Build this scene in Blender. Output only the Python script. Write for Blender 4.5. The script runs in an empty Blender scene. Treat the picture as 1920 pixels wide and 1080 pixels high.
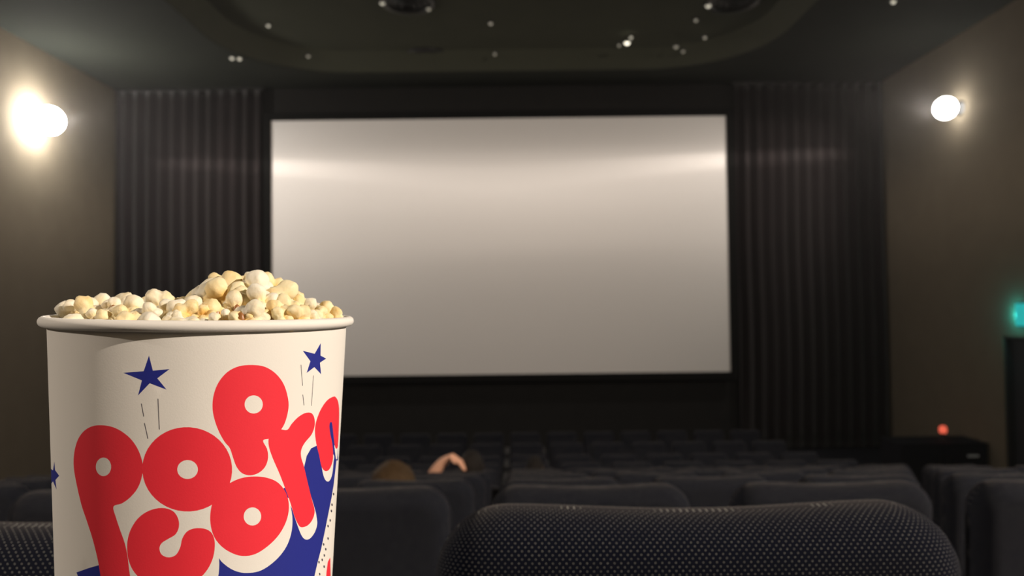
import bpy, bmesh, math, random
import numpy as np
from mathutils import Vector, Matrix, Euler
from mathutils.geometry import delaunay_2d_cdt

scn = bpy.context.scene
COL = scn.collection
PI = math.pi
R = math.radians
rnd = random.Random(7)

# ------------------------------------------------------------------ camera
CZ = 2.98                      # eye height over the flat front floor
FPX = 1400.0                   # focal length in pixels of a 1920 wide frame
cam_d = bpy.data.cameras.new('camera')
cam_d.sensor_width = 36.0
cam_d.lens = FPX / 1920 * 36
cam_d.clip_start = 0.02
cam_d.clip_end = 100
cam_d.dof.use_dof = True
cam_d.dof.focus_distance = 0.325
cam_d.dof.aperture_fstop = 11.0
cam = bpy.data.objects.new('camera', cam_d)
COL.objects.link(cam)
CAM_M = (Matrix.Translation((0, 0, CZ)) @ Matrix.Rotation(R(90 + 1.432), 4, 'X')
         @ Matrix.Rotation(R(-0.65), 4, 'Z'))
cam.matrix_world = CAM_M
scn.camera = cam

# ------------------------------------------------------------------ world, exposure
scn.view_settings.view_transform = 'Standard'
scn.view_settings.look = 'None'
scn.view_settings.gamma = 1
scn.view_settings.use_curve_mapping = False
scn.view_settings.exposure = 0.0
scn.cycles.use_denoising = True
scn.cycles.sample_clamp_indirect = 4.0
scn.cycles.max_bounces = 6
world = bpy.data.worlds.new('world')
scn.world = world
world.use_nodes = True
world.node_tree.nodes['Background'].inputs[0].default_value = (0.25, 0.3, 0.4, 1)
world.node_tree.nodes['Background'].inputs[1].default_value = 0.002
# thin haze added to give the lamps a soft glow
_vs = world.node_tree.nodes.new('ShaderNodeVolumeScatter')
_vs.inputs['Density'].default_value = 0.002
_vs.inputs['Anisotropy'].default_value = 0.7
world.node_tree.links.new(_vs.outputs[0], world.node_tree.nodes['World Output'].inputs['Volume'])
scn.cycles.volume_bounces = 0

# sconce photometry: the shaded wall lamp throws its hottest ring just below the horizontal
LAMP_PROFILE = [(0.0, 0.01), (0.38, 0.03), (0.445, 0.34), (0.50, 0.48), (0.522, 0.75),
                (0.545, 1.65), (0.568, 1.05), (0.62, 0.62), (0.75, 0.55), (0.88, 0.45), (0.95, 0.30)]   # t = (1 + downwards) / 2


# beam curves of lamps out of view, shaped to light screen and bucket
FLAT_PROFILE = [(0.0, 0.01), (0.40, 0.08), (0.46, 0.30), (0.50, 0.50), (0.522, 0.90), (0.545, 1.9), (0.575, 1.40),
                (0.62, 0.38), (0.75, 0.18), (0.88, 0.15), (0.95, 0.15)]

REAR_PROFILE = [(0.0, 0.01), (0.40, 0.06), (0.46, 0.25), (0.50, 0.40), (0.522, 0.70), (0.545, 0.85), (0.570, 0.60),
                (0.60, 0.42), (0.64, 0.36), (0.70, 0.64), (0.85, 0.60), (0.95, 0.20)]


def lamp_light(name, loc, power, color, size=0.05, parent=None, down=0.12, profile=None, side=1):
    ld = bpy.data.lights.new(name, 'POINT')
    ld.energy = power
    ld.color = color
    ld.shadow_soft_size = size
    ld.use_nodes = True
    nt = ld.node_tree
    em = nt.nodes['Emission']
    tc = nt.nodes.new('ShaderNodeTexCoord')
    sx = nt.nodes.new('ShaderNodeSeparateXYZ')
    nt.links.new(tc.outputs['Normal'], sx.inputs[0])
    mp = nt.nodes.new('ShaderNodeMapRange')
    mp.inputs['From Min'].default_value = 1.0
    mp.inputs['From Max'].default_value = -1.0
    nt.links.new(sx.outputs['Z'], mp.inputs['Value'])
    cr = nt.nodes.new('ShaderNodeFloatCurve')
    c = cr.mapping.curves[0]
    pts = (profile or LAMP_PROFILE) + [(1.0, down)]
    c.points[0].location = (pts[0][0], pts[0][1] / 2)
    c.points[1].location = (pts[-1][0], pts[-1][1] / 2)
    for p in pts[1:-1]:
        c.points.new(p[0], p[1] / 2)
    for p in c.points:
        p.handle_type = 'AUTO_CLAMPED'
    cr.mapping.update()
    nt.links.new(mp.outputs[0], cr.inputs['Value'])
    nt.links.new(cr.outputs[0], em.inputs['Strength'])
    mul = nt.nodes.new('ShaderNodeMath')
    mul.operation = 'MULTIPLY'
    mul.inputs[1].default_value = 2.0
    nt.links.new(cr.outputs[0], mul.inputs[0])
    # emission dimmed towards the lamp's own wall, with no reflector built
    away = nt.nodes.new('ShaderNodeMapRange')
    away.interpolation_type = 'SMOOTHSTEP'
    away.inputs['From Min'].default_value = -.02
    away.inputs['From Max'].default_value = .40
    away.inputs['To Min'].default_value = .012
    fl = nt.nodes.new('ShaderNodeMath')
    fl.operation = 'MULTIPLY'
    fl.inputs[1].default_value = -side
    nt.links.new(sx.outputs['X'], fl.inputs[0])
    nt.links.new(fl.outputs[0], away.inputs['Value'])
    m3 = nt.nodes.new('ShaderNodeMath')
    m3.operation = 'MULTIPLY'
    nt.links.new(mul.outputs[0], m3.inputs[0])
    nt.links.new(away.outputs[0], m3.inputs[1])
    nt.links.new(m3.outputs[0], em.inputs['Strength'])
    o = bpy.data.objects.new(name, ld)
    COL.objects.link(o)
    o.location = loc
    if parent:
        o.parent = parent
    return o


# ------------------------------------------------------------------ helpers
def ray(px, py):
    d = Vector(((px - 960) / FPX, -(py - 540) / FPX, -1))
    return (CAM_M.to_3x3() @ d).normalized()


def on_y(px, py, y):
    d = ray(px, py)
    return Vector((0, 0, CZ)) + d * (y / d.y)


def on_x(px, py, x):
    d = ray(px, py)
    return Vector((0, 0, CZ)) + d * (x / d.x)


def on_z(px, py, z):
    d = ray(px, py)
    return Vector((0, 0, CZ)) + d * ((z - CZ) / d.z)


def project(p):
    q = CAM_M.inverted() @ Vector(p)
    if q.z > -0.05:
        return None
    return 960 + FPX * q.x / -q.z, 540 - FPX * q.y / -q.z


def mat(name, color, rough=0.8, emit=None, strength=0, spec=0.5, metal=0, sss=0, sheen=0):
    m = bpy.data.materials.new(name)
    m.use_nodes = True
    b = m.node_tree.nodes['Principled BSDF']
    b.inputs['Base Color'].default_value = (*color, 1)
    b.inputs['Roughness'].default_value = rough
    b.inputs['Specular IOR Level'].default_value = spec
    b.inputs['Metallic'].default_value = metal
    if sss:
        b.inputs['Subsurface Weight'].default_value = sss
        b.inputs['Subsurface Radius'].default_value = (0.004, 0.003, 0.002)
        b.inputs['Subsurface Scale'].default_value = 1.0
    if sheen:
        b.inputs['Sheen Weight'].default_value = sheen
        b.inputs['Sheen Roughness'].default_value = 0.5
    if emit:
        b.inputs['Emission Color'].default_value = (*emit, 1)
        b.inputs['Emission Strength'].default_value = strength
    return m


def mottle(m, c1, c2, scale=8, detail=4, bump=0, coord='Object', bscale=None):
    nt = m.node_tree
    b = nt.nodes['Principled BSDF']
    tc = nt.nodes.new('ShaderNodeTexCoord')
    nz = nt.nodes.new('ShaderNodeTexNoise')
    nz.inputs['Scale'].default_value = scale
    nz.inputs['Detail'].default_value = detail
    nt.links.new(tc.outputs[coord], nz.inputs['Vector'])
    mx = nt.nodes.new('ShaderNodeMix')
    mx.data_type = 'RGBA'
    mx.inputs[6].default_value = (*c1, 1)
    mx.inputs[7].default_value = (*c2, 1)
    nt.links.new(nz.outputs[0], mx.inputs[0])
    nt.links.new(mx.outputs[2], b.inputs['Base Color'])
    if bump:
        n2 = nt.nodes.new('ShaderNodeTexNoise')
        n2.inputs['Scale'].default_value = bscale or scale * 6
        nt.links.new(tc.outputs[coord], n2.inputs['Vector'])
        bp = nt.nodes.new('ShaderNodeBump')
        bp.inputs['Strength'].default_value = bump
        bp.inputs['Distance'].default_value = 0.01
        nt.links.new(n2.outputs[0], bp.inputs['Height'])
        nt.links.new(bp.outputs[0], b.inputs['Normal'])
    return m


def link_mesh(name, me, m=None, parent=None, smooth=False):
    if m is not None:
        for mm in (m if isinstance(m, (list, tuple)) else [m]):
            me.materials.append(mm)
    if smooth:
        me.polygons.foreach_set('use_smooth', [True] * len(me.polygons))
    o = bpy.data.objects.new(name, me)
    COL.objects.link(o)
    if parent:
        o.parent = parent
    return o


def obj(name, bm, m=None, parent=None, smooth=False):
    me = bpy.data.meshes.new(name)
    bm.normal_update()
    bm.to_mesh(me)
    bm.free()
    return link_mesh(name, me, m, parent, smooth)


def tag(o, label=None, cat=None, group=None, kind=None):
    if label:
        o['label'] = label
    if cat:
        o['category'] = cat
    if group:
        o['group'] = group
    if kind:
        o['kind'] = kind
    return o


def empty(name, loc, rz=0, **k):
    o = bpy.data.objects.new(name, None)
    COL.objects.link(o)
    o.location = loc
    o.rotation_euler = (0, 0, rz)
    o.empty_display_size = 0.1
    tag(o, **k)
    return o


def box(bm, x0, x1, y0, y1, z0, z1, bev=0, seg=2):
    r = bmesh.ops.create_cube(bm, size=1)
    vs = r['verts']
    for v in vs:
        v.co = Vector(((x0 + x1) / 2 + v.co.x * (x1 - x0), (y0 + y1) / 2 + v.co.y * (y1 - y0),
                       (z0 + z1) / 2 + v.co.z * (z1 - z0)))
    if bev:
        es = list({e for v in vs for e in v.link_edges})
        bmesh.ops.bevel(bm, geom=es, offset=bev, segments=seg, profile=0.5, affect='EDGES')
    return bm


def boxbm(*a, **k):
    return box(bmesh.new(), *a, **k)


def lathe(profile, seg=48, closed=False, axis='Z'):
    bm = bmesh.new()
    rings = []
    for (r, z) in profile:
        if r < 1e-6:
            rings.append([bm.verts.new((0, 0, z))])
        else:
            rings.append([bm.verts.new((r * math.cos(2 * PI * i / seg), r * math.sin(2 * PI * i / seg), z))
                          for i in range(seg)])
    n = len(rings)
    for k in range(n if closed else n - 1):
        a, b = rings[k], rings[(k + 1) % n]
        for i in range(seg):
            j = (i + 1) % seg
            if len(a) == 1 and len(b) == 1:
                continue
            if len(a) == 1:
                bm.faces.new((a[0], b[i], b[j]))
            elif len(b) == 1:
                bm.faces.new((a[i], a[j], b[0]))
            else:
                bm.faces.new((a[i], a[j], b[j], b[i]))
    bmesh.ops.recalc_face_normals(bm, faces=bm.faces)
    return bm


def structure(o):
    o['kind'] = 'structure'
    return o


# ------------------------------------------------------------------ materials
M_wall = mottle(mat('side_wall_fabric', (0.2, 0.17, 0.12), 0.95, spec=0.1), (0.135, 0.112, 0.080), (0.170, 0.143, 0.104), 3, 6, 0.3)
M_front = mottle(mat('front_wall_black', (0.02, 0.02, 0.02), 0.95, spec=0.05), (0.014, 0.014, 0.014), (0.022, 0.021, 0.020), 4)
M_ceil = mottle(mat('ceiling_paint', (0.03, 0.03, 0.025), 0.9, spec=0.1), (0.026, 0.029, 0.024), (0.034, 0.037, 0.030), 2, 5)
M_recess = mottle(mat('ceiling_recess_paint', (0.06, 0.06, 0.05), 0.9, spec=0.1), (0.060, 0.064, 0.046), (0.076, 0.078, 0.057), 2, 5)
M_floor = mottle(mat('carpet', (0.02, 0.02, 0.03), 1.0, spec=0.05), (0.014, 0.015, 0.022), (0.026, 0.026, 0.034), 30, 5, 0.5)
M_screen = mat('screen_white', (0.80, 0.78, 0.76), 0.85, spec=0.15)
M_black = mat('black_velour', (0.008, 0.008, 0.008), 0.95, spec=0.05)
M_curtain = mottle(mat('dark_curtain', (0.04, 0.03, 0.03), 0.95, spec=0.05, sheen=0.2), (0.010, 0.008, 0.009), (0.016, 0.012, 0.0125), 2, 4)
M_plastic = mottle(mat('black_plastic', (0.015, 0.015, 0.017), 0.5), (0.012, 0.012, 0.014), (0.018, 0.018, 0.02), 40)
M_metal = mottle(mat('dark_metal', (0.06, 0.06, 0.06), 0.35, metal=0.9), (0.05, 0.05, 0.05), (0.08, 0.08, 0.08), 20)
M_ring = mottle(mat('grey_metal_ring', (0.3, 0.3, 0.28), 0.3, metal=0.8), (0.22, 0.22, 0.2), (0.32, 0.32, 0.3), 20)
M_grille = mottle(mat('black_grille', (0.008, 0.008, 0.008), 0.6), (0.006, 0.006, 0.006), (0.012, 0.012, 0.012), 60)


def fabric():
    m = mat('dotted_seat_fabric', (0.02, 0.022, 0.035), 0.95, spec=0.05, sheen=0.06)
    nt = m.node_tree
    b = nt.nodes['Principled BSDF']
    b.inputs['Sheen Tint'].default_value = (1.0, 0.9, 0.8, 1)
    uv = nt.nodes.new('ShaderNodeTexCoord')
    sx = nt.nodes.new('ShaderNodeSeparateXYZ')
    nt.links.new(uv.outputs['UV'], sx.inputs[0])

    def M(op, a, bb=None, c=None):
        n = nt.nodes.new('ShaderNodeMath')
        n.operation = op
        for i, q in enumerate((a, bb, c)):
            if q is None:
                continue
            if isinstance(q, (int, float)):
                n.inputs[i].default_value = q
            else:
                nt.links.new(q, n.inputs[i])
        return n.outputs[0]
    W = 0.0058
    H = 0.0034
    v = M('DIVIDE', sx.outputs['Y'], H)
    row = M('FLOOR', v)
    odd = M('MULTIPLY', M('FLOORED_MODULO', row, 2.0), 0.5)
    u = M('ADD', M('DIVIDE', sx.outputs['X'], W), odd)
    du = M('MULTIPLY', M('SUBTRACT', M('FRACT', u), 0.5), W)
    dv = M('MULTIPLY', M('SUBTRACT', M('FRACT', v), 0.5), H)
    d = M('SQRT', M('ADD', M('MULTIPLY', du, du), M('MULTIPLY', dv, dv)))
    dot = M('SUBTRACT', 1.0, M('SMOOTH_MIN', M('DIVIDE', d, 0.00055), 1.0, 0.1))
    nz = nt.nodes.new('ShaderNodeTexNoise')
    nz.inputs['Scale'].default_value = 60
    nt.links.new(uv.outputs['UV'], nz.inputs['Vector'])
    dot2 = M('MINIMUM', M('MULTIPLY', M('MAXIMUM', dot, 0.0), M('MULTIPLY', nz.outputs[0], 4.5)), 1.0)
    mx = nt.nodes.new('ShaderNodeMix')
    mx.data_type = 'RGBA'
    mx.inputs[6].default_value = (0.003, 0.0042, 0.010, 1)
    mx.inputs[7].default_value = (0.34, 0.34, 0.31, 1)
    nt.links.new(dot2, mx.inputs[0])
    nt.links.new(mx.outputs[2], b.inputs['Base Color'])
    bp = nt.nodes.new('ShaderNodeBump')
    bp.inputs['Strength'].default_value = 0.4
    bp.inputs['Distance'].default_value = 0.0006
    nt.links.new(dot2, bp.inputs['Height'])
    nt.links.new(bp.outputs[0], b.inputs['Normal'])
    return m


M_fabric = fabric()

# ------------------------------------------------------------------ room
YF = 15.5
YB = -3.6
c1 = on_y(218, 460, YF)
c2 = on_y(1658, 460, YF)
XL, XR = c1.x, c2.x
ZC = CZ + 4.60
DROP = {1: .182, 2: .425, 3: .66, 4: .888, 5: 1.117, 6: 1.345, 7: 1.573, 8: 1.75, 9: 1.88, 10: 1.93, 11: 1.96,
        0: -.06, -1: -.30, -2: -.54}
SEAT_H = 1.02
PITCH = 1.10


def row_y(k):
    return 0.69 + PITCH * (k - 1)


def floor_z(k):
    return CZ - DROP[k] - SEAT_H


# stepped floor: one mesh, profile extruded across the room
prof = [(YB, floor_z(-2))]
for k in range(-1, 12):
    y = row_y(k) - 0.14
    prof += [(y, floor_z(k - 1)), (y, floor_z(k))]
prof += [(YF, floor_z(11)), (YF, floor_z(11) - 0.3), (YB, floor_z(11) - 0.3)]
bm = bmesh.new()
lo = [bm.verts.new((XL, y, z)) for y, z in prof]
hi = [bm.verts.new((XR, y, z)) for y, z in prof]
for i in range(len(prof)):
    j = (i + 1) % len(prof)
    bm.faces.new((lo[i], lo[j], hi[j], hi[i]))
f1 = bm.faces.new(lo)
f2 = bm.faces.new(list(reversed(hi)))
bmesh.ops.triangulate(bm, faces=[f1, f2])
bmesh.ops.recalc_face_normals(bm, faces=bm.faces)
structure(obj('floor', bm, M_floor))
ZF = floor_z(11)
structure(obj('wall_front', boxbm(XL - .2, XR + .2, YF, YF + .2, ZF - .3, ZC + .7), M_front))
structure(obj('wall_back', boxbm(XL - .2, XR + .2, YB - .2, YB, ZF - .3, ZC + .7), M_wall))
structure(obj('wall_left', boxbm(XL - .2, XL, YB - .2, YF + .2, ZF - .3, ZC + .7), M_wall))

# right wall with a doorway cut out of it
d_far = on_x(1880, 630, XR)
DY1 = d_far.y
DY0 = DY1 - 1.35
DZ1 = d_far.z
bm = bmesh.new()
box(bm, XR, XR + .2, YB - .2, DY0, ZF - .3, ZC + .7)
box(bm, XR, XR + .2, DY1, YF + .2, ZF - .3, ZC + .7)
box(bm, XR, XR + .2, DY0, DY1, DZ1, ZC + .7)
box(bm, XR, XR + .2, DY0, DY1, ZF - .3, ZF)
structure(obj('wall_right', bm, M_wall))
dr = empty('door_1', (XR + .12, (DY0 + DY1) / 2, ZF), kind='structure')
hw = (DY1 - DY0) / 2
bm = bmesh.new()
box(bm, 0, .05, -hw + .04, -.004, 0.01, DZ1 - ZF - .04, bev=.004)
box(bm, 0, .05, .004, hw - .04, 0.01, DZ1 - ZF - .04, bev=.004)
obj('door_panel', bm, mottle(mat('door_black', (.012, .012, .016), .5), (.010, .010, .014), (.016, .016, .02), 10), dr)
bm = bmesh.new()
box(bm, -.10, .06, -hw, -hw + .04, 0, DZ1 - ZF)
box(bm, -.10, .06, hw - .04, hw, 0, DZ1 - ZF)
box(bm, -.10, .06, -hw, hw, DZ1 - ZF - .04, DZ1 - ZF)
obj('door_frame', bm, M_plastic, dr)
bm = bmesh.new()
box(bm, -.05, -.03, -.25, -.10, 1.0, 1.03, bev=.008)
box(bm, -.05, 0, -.13, -.11, 1.0, 1.03, bev=.004)
obj('door_handle', bm, M_ring, dr)

# ceiling with a raised rounded recess
def rounded_rect(x0, x1, y0, y1, r, n=14):
    pts = []
    for cx, cy, a0 in ((x1 - r, y1 - r, 0), (x0 + r, y1 - r, 90), (x0 + r, y0 + r, 180), (x1 - r, y0 + r, 270)):
        for i in range(n + 1):
            a = R(a0 + 90 * i / n)
            pts.append((cx + r * math.cos(a), cy + r * math.sin(a)))
    return pts


RX0, RX1 = on_z(330, 20, ZC).x, on_z(1515, 20, ZC).x
RY1 = on_z(960, 134, ZC).y
rr = rounded_rect(RX0, RX1, -1.5, RY1, 2.1)
outer = [(XL, YB), (XR, YB), (XR, YF), (XL, YF)]
RISE = 0.34
co = [Vector(p) for p in outer + rr]
edges = [(i, (i + 1) % 4) for i in range(4)] + [(4 + i, 4 + (i + 1) % len(rr)) for i in range(len(rr))]
vs, es, fs, *_ = delaunay_2d_cdt(co, edges, [], 0, 1e-6)
bm = bmesh.new()
bv = [bm.verts.new((v.x, v.y, ZC)) for v in vs]


def inside(poly, x, y):
    c = False
    j = len(poly) - 1
    for i in range(len(poly)):
        xi, yi = poly[i]
        xj, yj = poly[j]
        if (yi > y) != (yj > y) and x < (xj - xi) * (y - yi) / (yj - yi) + xi:
            c = not c
        j = i
    return c


for f in fs:
    cx = sum(vs[i].x for i in f) / len(f)
    cy = sum(vs[i].y for i in f) / len(f)
    if not inside(rr, cx, cy):
        bm.faces.new([bv[i] for i in f])
r_top = bmesh.ops.extrude_face_region(bm, geom=list(bm.faces))
for v in [g for g in r_top['geom'] if isinstance(g, bmesh.types.BMVert)]:
    v.co.z += RISE + .1
bmesh.ops.recalc_face_normals(bm, faces=bm.faces)
structure(obj('ceiling', bm, M_ceil))
bm = bmesh.new()
inn = rounded_rect(RX0 + .30, RX1 - .30, -1.2, RY1 - .30, 1.85)
n = len(rr)
a = [bm.verts.new((x, y, ZC + .015)) for x, y in rr]
b = [bm.verts.new((x, y, ZC + RISE)) for x, y in inn]
for i in range(n):
    bm.faces.new((a[i], a[(i + 1) % n], b[(i + 1) % n], b[i]))
bm.faces.new(b)
r_top = bmesh.ops.extrude_face_region(bm, geom=list(bm.faces))
for v in [g for g in r_top['geom'] if isinstance(g, bmesh.types.BMVert)]:
    v.co.z += .02
bmesh.ops.recalc_face_normals(bm, faces=bm.faces)
structure(obj('ceiling_recess', bm, M_recess))

# ------------------------------------------------------------------ screen
def avg(*a):
    return sum(a) / len(a)


YS = YF - .22
tl, tr, br_ = on_y(511, 227, YS), on_y(1361, 217, YS), on_y(1370, 696, YS)
ml = on_y(507, 480, YS)
SX0, SX1 = avg(tl.x, ml.x), avg(tr.x, br_.x)
SZ1 = avg(tl.z, tr.z)
SZ0 = on_y(1000, 701, YS).z
scr = empty('projection_screen', ((SX0 + SX1) / 2, YS, SZ0),
            label='large blank pale grey cinema screen on the black front wall', cat='screen')
w2 = (SX1 - SX0) / 2
hh = SZ1 - SZ0
obj('screen_surface', boxbm(-w2, w2, 0, .02, 0, hh), M_screen, scr)
bm = bmesh.new()
for (x0, x1, z0, z1) in ((-w2 - .16, -w2, -.16, hh + .16), (w2, w2 + .16, -.16, hh + .16),
                         (-w2, w2, hh, hh + .16), (-w2, w2, -.16, 0)):
    box(bm, x0, x1, -.03, .06, z0, z1, bev=.008)
obj('screen_frame', bm, M_black, scr, )
for x in (-w2 + .3, 0, w2 - .3):
    for zb in (.3, hh - .4):
        obj('wall_bracket', boxbm(x - .05, x + .05, .02, YF - YS, zb, zb + .1), M_metal, scr)


# curtains left and right of the screen
def curtain(x0, x1, seed, label):
    rr_ = random.Random(seed)
    root = empty('curtain', ((x0 + x1) / 2, YF - .16, ZF), label=label, cat='curtain',
                 group='dark curtains beside the screen')
    w = x1 - x0
    npl = int(w / .24)
    N = npl * 10
    top = ZC - ZF - .06
    bm = bmesh.new()
    cols = []
    ph = [rr_.uniform(.7, 1.2) for _ in range(npl + 1)]
    for i in range(N + 1):
        t = i / N
        k = t * npl
        x = -w / 2 + w * t
        row = []
        for z in [0.04, .5, 1, 1.6, 2.4, 3.2, 4.2, 5.2, top - .2, top]:
            am = .055 * ph[int(k)] * (1.1 - .25 * z / top)
            y = math.sin(k * 2 * PI + .25 * math.sin(z * 1.3 + seed)) * am
            xx = x + .02 * math.sin(k * 4 * PI)
            row.append(bm.verts.new((xx, y, z)))
        cols.append(row)
    for i in range(N):
        for j in range(9):
            bm.faces.new((cols[i][j], cols[i + 1][j], cols[i + 1][j + 1], cols[i][j + 1]))
    o = obj('drape', bm, M_curtain, root, smooth=True)
    sm = o.modifiers.new('thick', 'SOLIDIFY')
    sm.thickness = .006
    bm = boxbm(-w / 2 - .03, w / 2 + .03, -.02, .02, top, top + .05)
    obj('curtain_rail', bm, M_metal, root)


curtain(XL + .08, SX0 - .20, 1, 'dark full-length curtain hanging left of the screen')
curtain(SX1 + .20, XR - .08, 2, 'dark full-length curtain hanging right of the screen')

# ------------------------------------------------------------------ wall lamps
WARM = (1.0, 0.86, 0.735)
FRONT_TINT = (1.0, 0.88, 0.775)
M_globes = {}


def globe_mat(st):
    if st not in M_globes:
        M_globes[st] = mat('lit_lamp_glass', (1, 1, 1), .4, emit=(1, 0.96, 0.90), strength=st)
    return M_globes[st]



def sconce(side, y, z, power, label, gr=.2, glow=12, down=.12, profile=None, tint=None):
    X = XL if side < 0 else XR
    root = empty('wall_lamp', (X, y, z), label=label, cat='wall lamp', group='round wall lamps')
    s = -side
    bm = lathe([(0, 0), (.13, 0), (.13, .012), (.11, .022), (0, .022)], 40)
    bmesh.ops.rotate(bm, verts=bm.verts, cent=(0, 0, 0), matrix=Matrix.Rotation(R(90) * s, 3, 'Y'))
    obj('wall_plate', bm, M_metal, root)
    bm = bmesh.new()
    box(bm, min(s * .02, s * .14), max(s * .02, s * .14), -.02, .02, -.02, .02, bev=.005)
    obj('bracket', bm, M_metal, root)
    prof = [(gr * math.sin(PI * i / 20) if 0 < i < 20 else 0, -gr * math.cos(PI * i / 20)) for i in range(21)]
    bm = lathe(prof, 40)
    bmesh.ops.translate(bm, verts=bm.verts, vec=(s * (gr + .07), 0, 0))
    obj('glass_globe', bm, globe_mat(glow), root, smooth=True)
    lamp_light('lamp_bulb', (s * (gr + .12 + gr + .055), 0, -.02), power, tint or WARM, .05, root, down, profile, side)
    return root


pl = on_x(92, 226, XL + .3)
pr = on_x(1768, 203, XR - .3)
P_FRONT = 510
sconce(-1, pl.y, pl.z, P_FRONT * .85, 'glaring round wall lamp on the left wall near the screen', .235, 110, .30, None, FRONT_TINT)
sconce(1, pr.y, pr.z, P_FRONT, 'glaring round wall lamp on the right wall near the screen', .185, 18, .12, None, FRONT_TINT)
sconce(1, -2.2, pr.z + .25, 6000, 'round wall lamp on the right wall behind the viewer', .185, 12, .1, REAR_PROFILE)
sconce(-1, -1.6, pr.z + .25, 2000, 'added unseen round wall lamp on the left wall behind the viewer', .185, 12, .1, REAR_PROFILE)  # fill added for the left side of the bucket
sconce(-1, 5.6, pr.z + .50, 400, 'added unseen round wall lamp halfway along the left wall', .185, 12, .1, FLAT_PROFILE, FRONT_TINT)  # added with its twin to brighten the middle of the screen
sconce(1, 5.6, pr.z + .50, 400, 'added unseen round wall lamp halfway along the right wall', .185, 12, .1, FLAT_PROFILE, FRONT_TINT)  # added opposite, for more even light on the screen

# ------------------------------------------------------------------ exit sign and right-hand corner
sp = on_x(1905, 590, XR - .14)
sign = empty('exit_sign', (XR, sp.y - .30, sp.z), label='teal lit exit sign over the dark door on the right wall',
             cat='exit sign')
obj('housing', boxbm(-.12, 0, -.34, .34, -.19, .19, bev=.01), M_plastic, sign)
M_teal = mat('teal_sign_face', (.02, .3, .3), .4, emit=(.03, .75, .72), strength=.5)
bm = bmesh.new()
box(bm, -.135, -.118, -.32, .32, -.17, .17, bev=.004)
box(bm, -.118, -.01, .338, .352, -.15, .15, bev=.003)
obj('lit_face', bm, M_teal, sign)
tl_ = bpy.data.lights.new('sign_spill', 'POINT')  # point light added in open air for the sign's teal spill
tl_.energy = 6
tl_.color = (.05, .9, .85)
tl_.shadow_soft_size = .03
to = bpy.data.objects.new('sign_spill', tl_)
COL.objects.link(to)
to.parent = sign
to.location = (-.10, .44, 0)

rp = on_x(1768, 805, XR - .55)
cabw0 = on_y(1668, 850, rp.y)
cab = empty('equipment_cabinet', (XR - .75, rp.y, ZF), label='low black cabinet by the right wall beneath the small red light', cat='cabinet')
ctop = on_y(1750, 824, rp.y).z - ZF
cx0 = cabw0.x - (XR - .75)
cx1 = min(on_y(1838, 850, rp.y).x, XR - .04) - (XR - .75)
M_cab = mottle(mat('cabinet_black', (.006, .006, .010), .8, spec=.15), (.005, .005, .009), (.009, .009, .013), 10)
obj('body', boxbm(cx0, cx1, -.35, .30, .04, ctop - .03, bev=.01), M_cab, cab)
obj('top_panel', boxbm(cx0 - .02, cx1 + .02, -.37, .32, ctop - .03, ctop, bev=.008), M_cab, cab)
dm = (cx0 + cx1) / 2
for (xa, xb, hx) in ((cx0 + .02, dm - .005, dm - .06), (dm + .005, cx1 - .02, dm + .06)):
    dd = obj('door', boxbm(xa, xb, -.37, -.352, .08, ctop - .05, bev=.004), M_cab, cab)
    obj('handle', boxbm(hx - .01, hx + .01, -.395, -.37, ctop * .5, ctop * .5 + .16, bev=.004), M_metal, dd)
for px_ in (cx0 + .05, cx1 - .09):
    obj('foot', boxbm(px_, px_ + .05, -.3, .25, 0, .045), M_plastic, cab)
wl = on_y(1825, 855, rp.y - .38)
M_refl = mat('white_reflection', (.7, .7, .75), .5)
tg = obj('small_glint', boxbm(-.09, .09, -.004, .004, -.018, .018, bev=.002), M_refl)  # pale strip painted in for a white reflection
tg.location = (wl.x, rp.y - .378, wl.z)
tag(tg, 'small pale reflection painted on the front of the low black cabinet', 'label')
rl = empty('indicator_lamp', (rp.x, rp.y, ZF + ctop), label='small glowing red lamp on top of the low black cabinet', cat='lamp')
hz_ = rp.z - ZF - ctop
obj('base', lathe([(0, 0), (.06, 0), (.06, .02), (.035, .035), (.035, max(hz_ - .06, .04)), (0, max(hz_ - .06, .04))], 24), M_plastic, rl)
bm = lathe([(0, hz_ - .06), (.05, hz_ - .06), (.06, hz_ - .03), (.06, hz_ + .02), (.04, hz_ + .055), (0, hz_ + .065)], 24)
obj('red_lens', bm, mat('red_lens_glow', (.5, .02, .01), .3, emit=(1, .16, .09), strength=.8), rl, smooth=True)

# ------------------------------------------------------------------ ceiling fixtures
ZR = ZC + RISE
for (px_, py_, lb) in ((765, 4, 'round dark ceiling diffuser left of centre, nearer the viewer'),
                       (1375, 2, 'round dark ceiling diffuser right of centre, nearer the viewer'),
                       (800, 103, 'round dark ceiling diffuser left of centre, close to the screen'),
                       (1290, 100, 'round dark ceiling diffuser right of centre, close to the screen')):
    p = on_z(px_, py_, ZR)
    root = empty('ceiling_diffuser', (p.x, p.y, ZR), label=lb, cat='ceiling vent', group='round ceiling diffusers')
    obj('outer_ring', lathe([(.36, -.001), (.44, -.001), (.43, -.035), (.40, -.045), (.36, -.02)], 48, closed=True), M_metal, root, smooth=True)
    for q, (r0, zz) in enumerate(((.30, -.05), (.20, -.07), (.10, -.09))):
        obj('cone_ring', lathe([(r0, zz), (r0 + .05, zz + .045), (r0 + .045, zz + .048), (r0 - .005, zz + .003)], 40, closed=True), M_grille, root, smooth=True)
    obj('centre_disc', lathe([(0, -.001), (.36, -.001), (.35, -.012), (0, -.012)], 40), M_grille, root)

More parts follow.
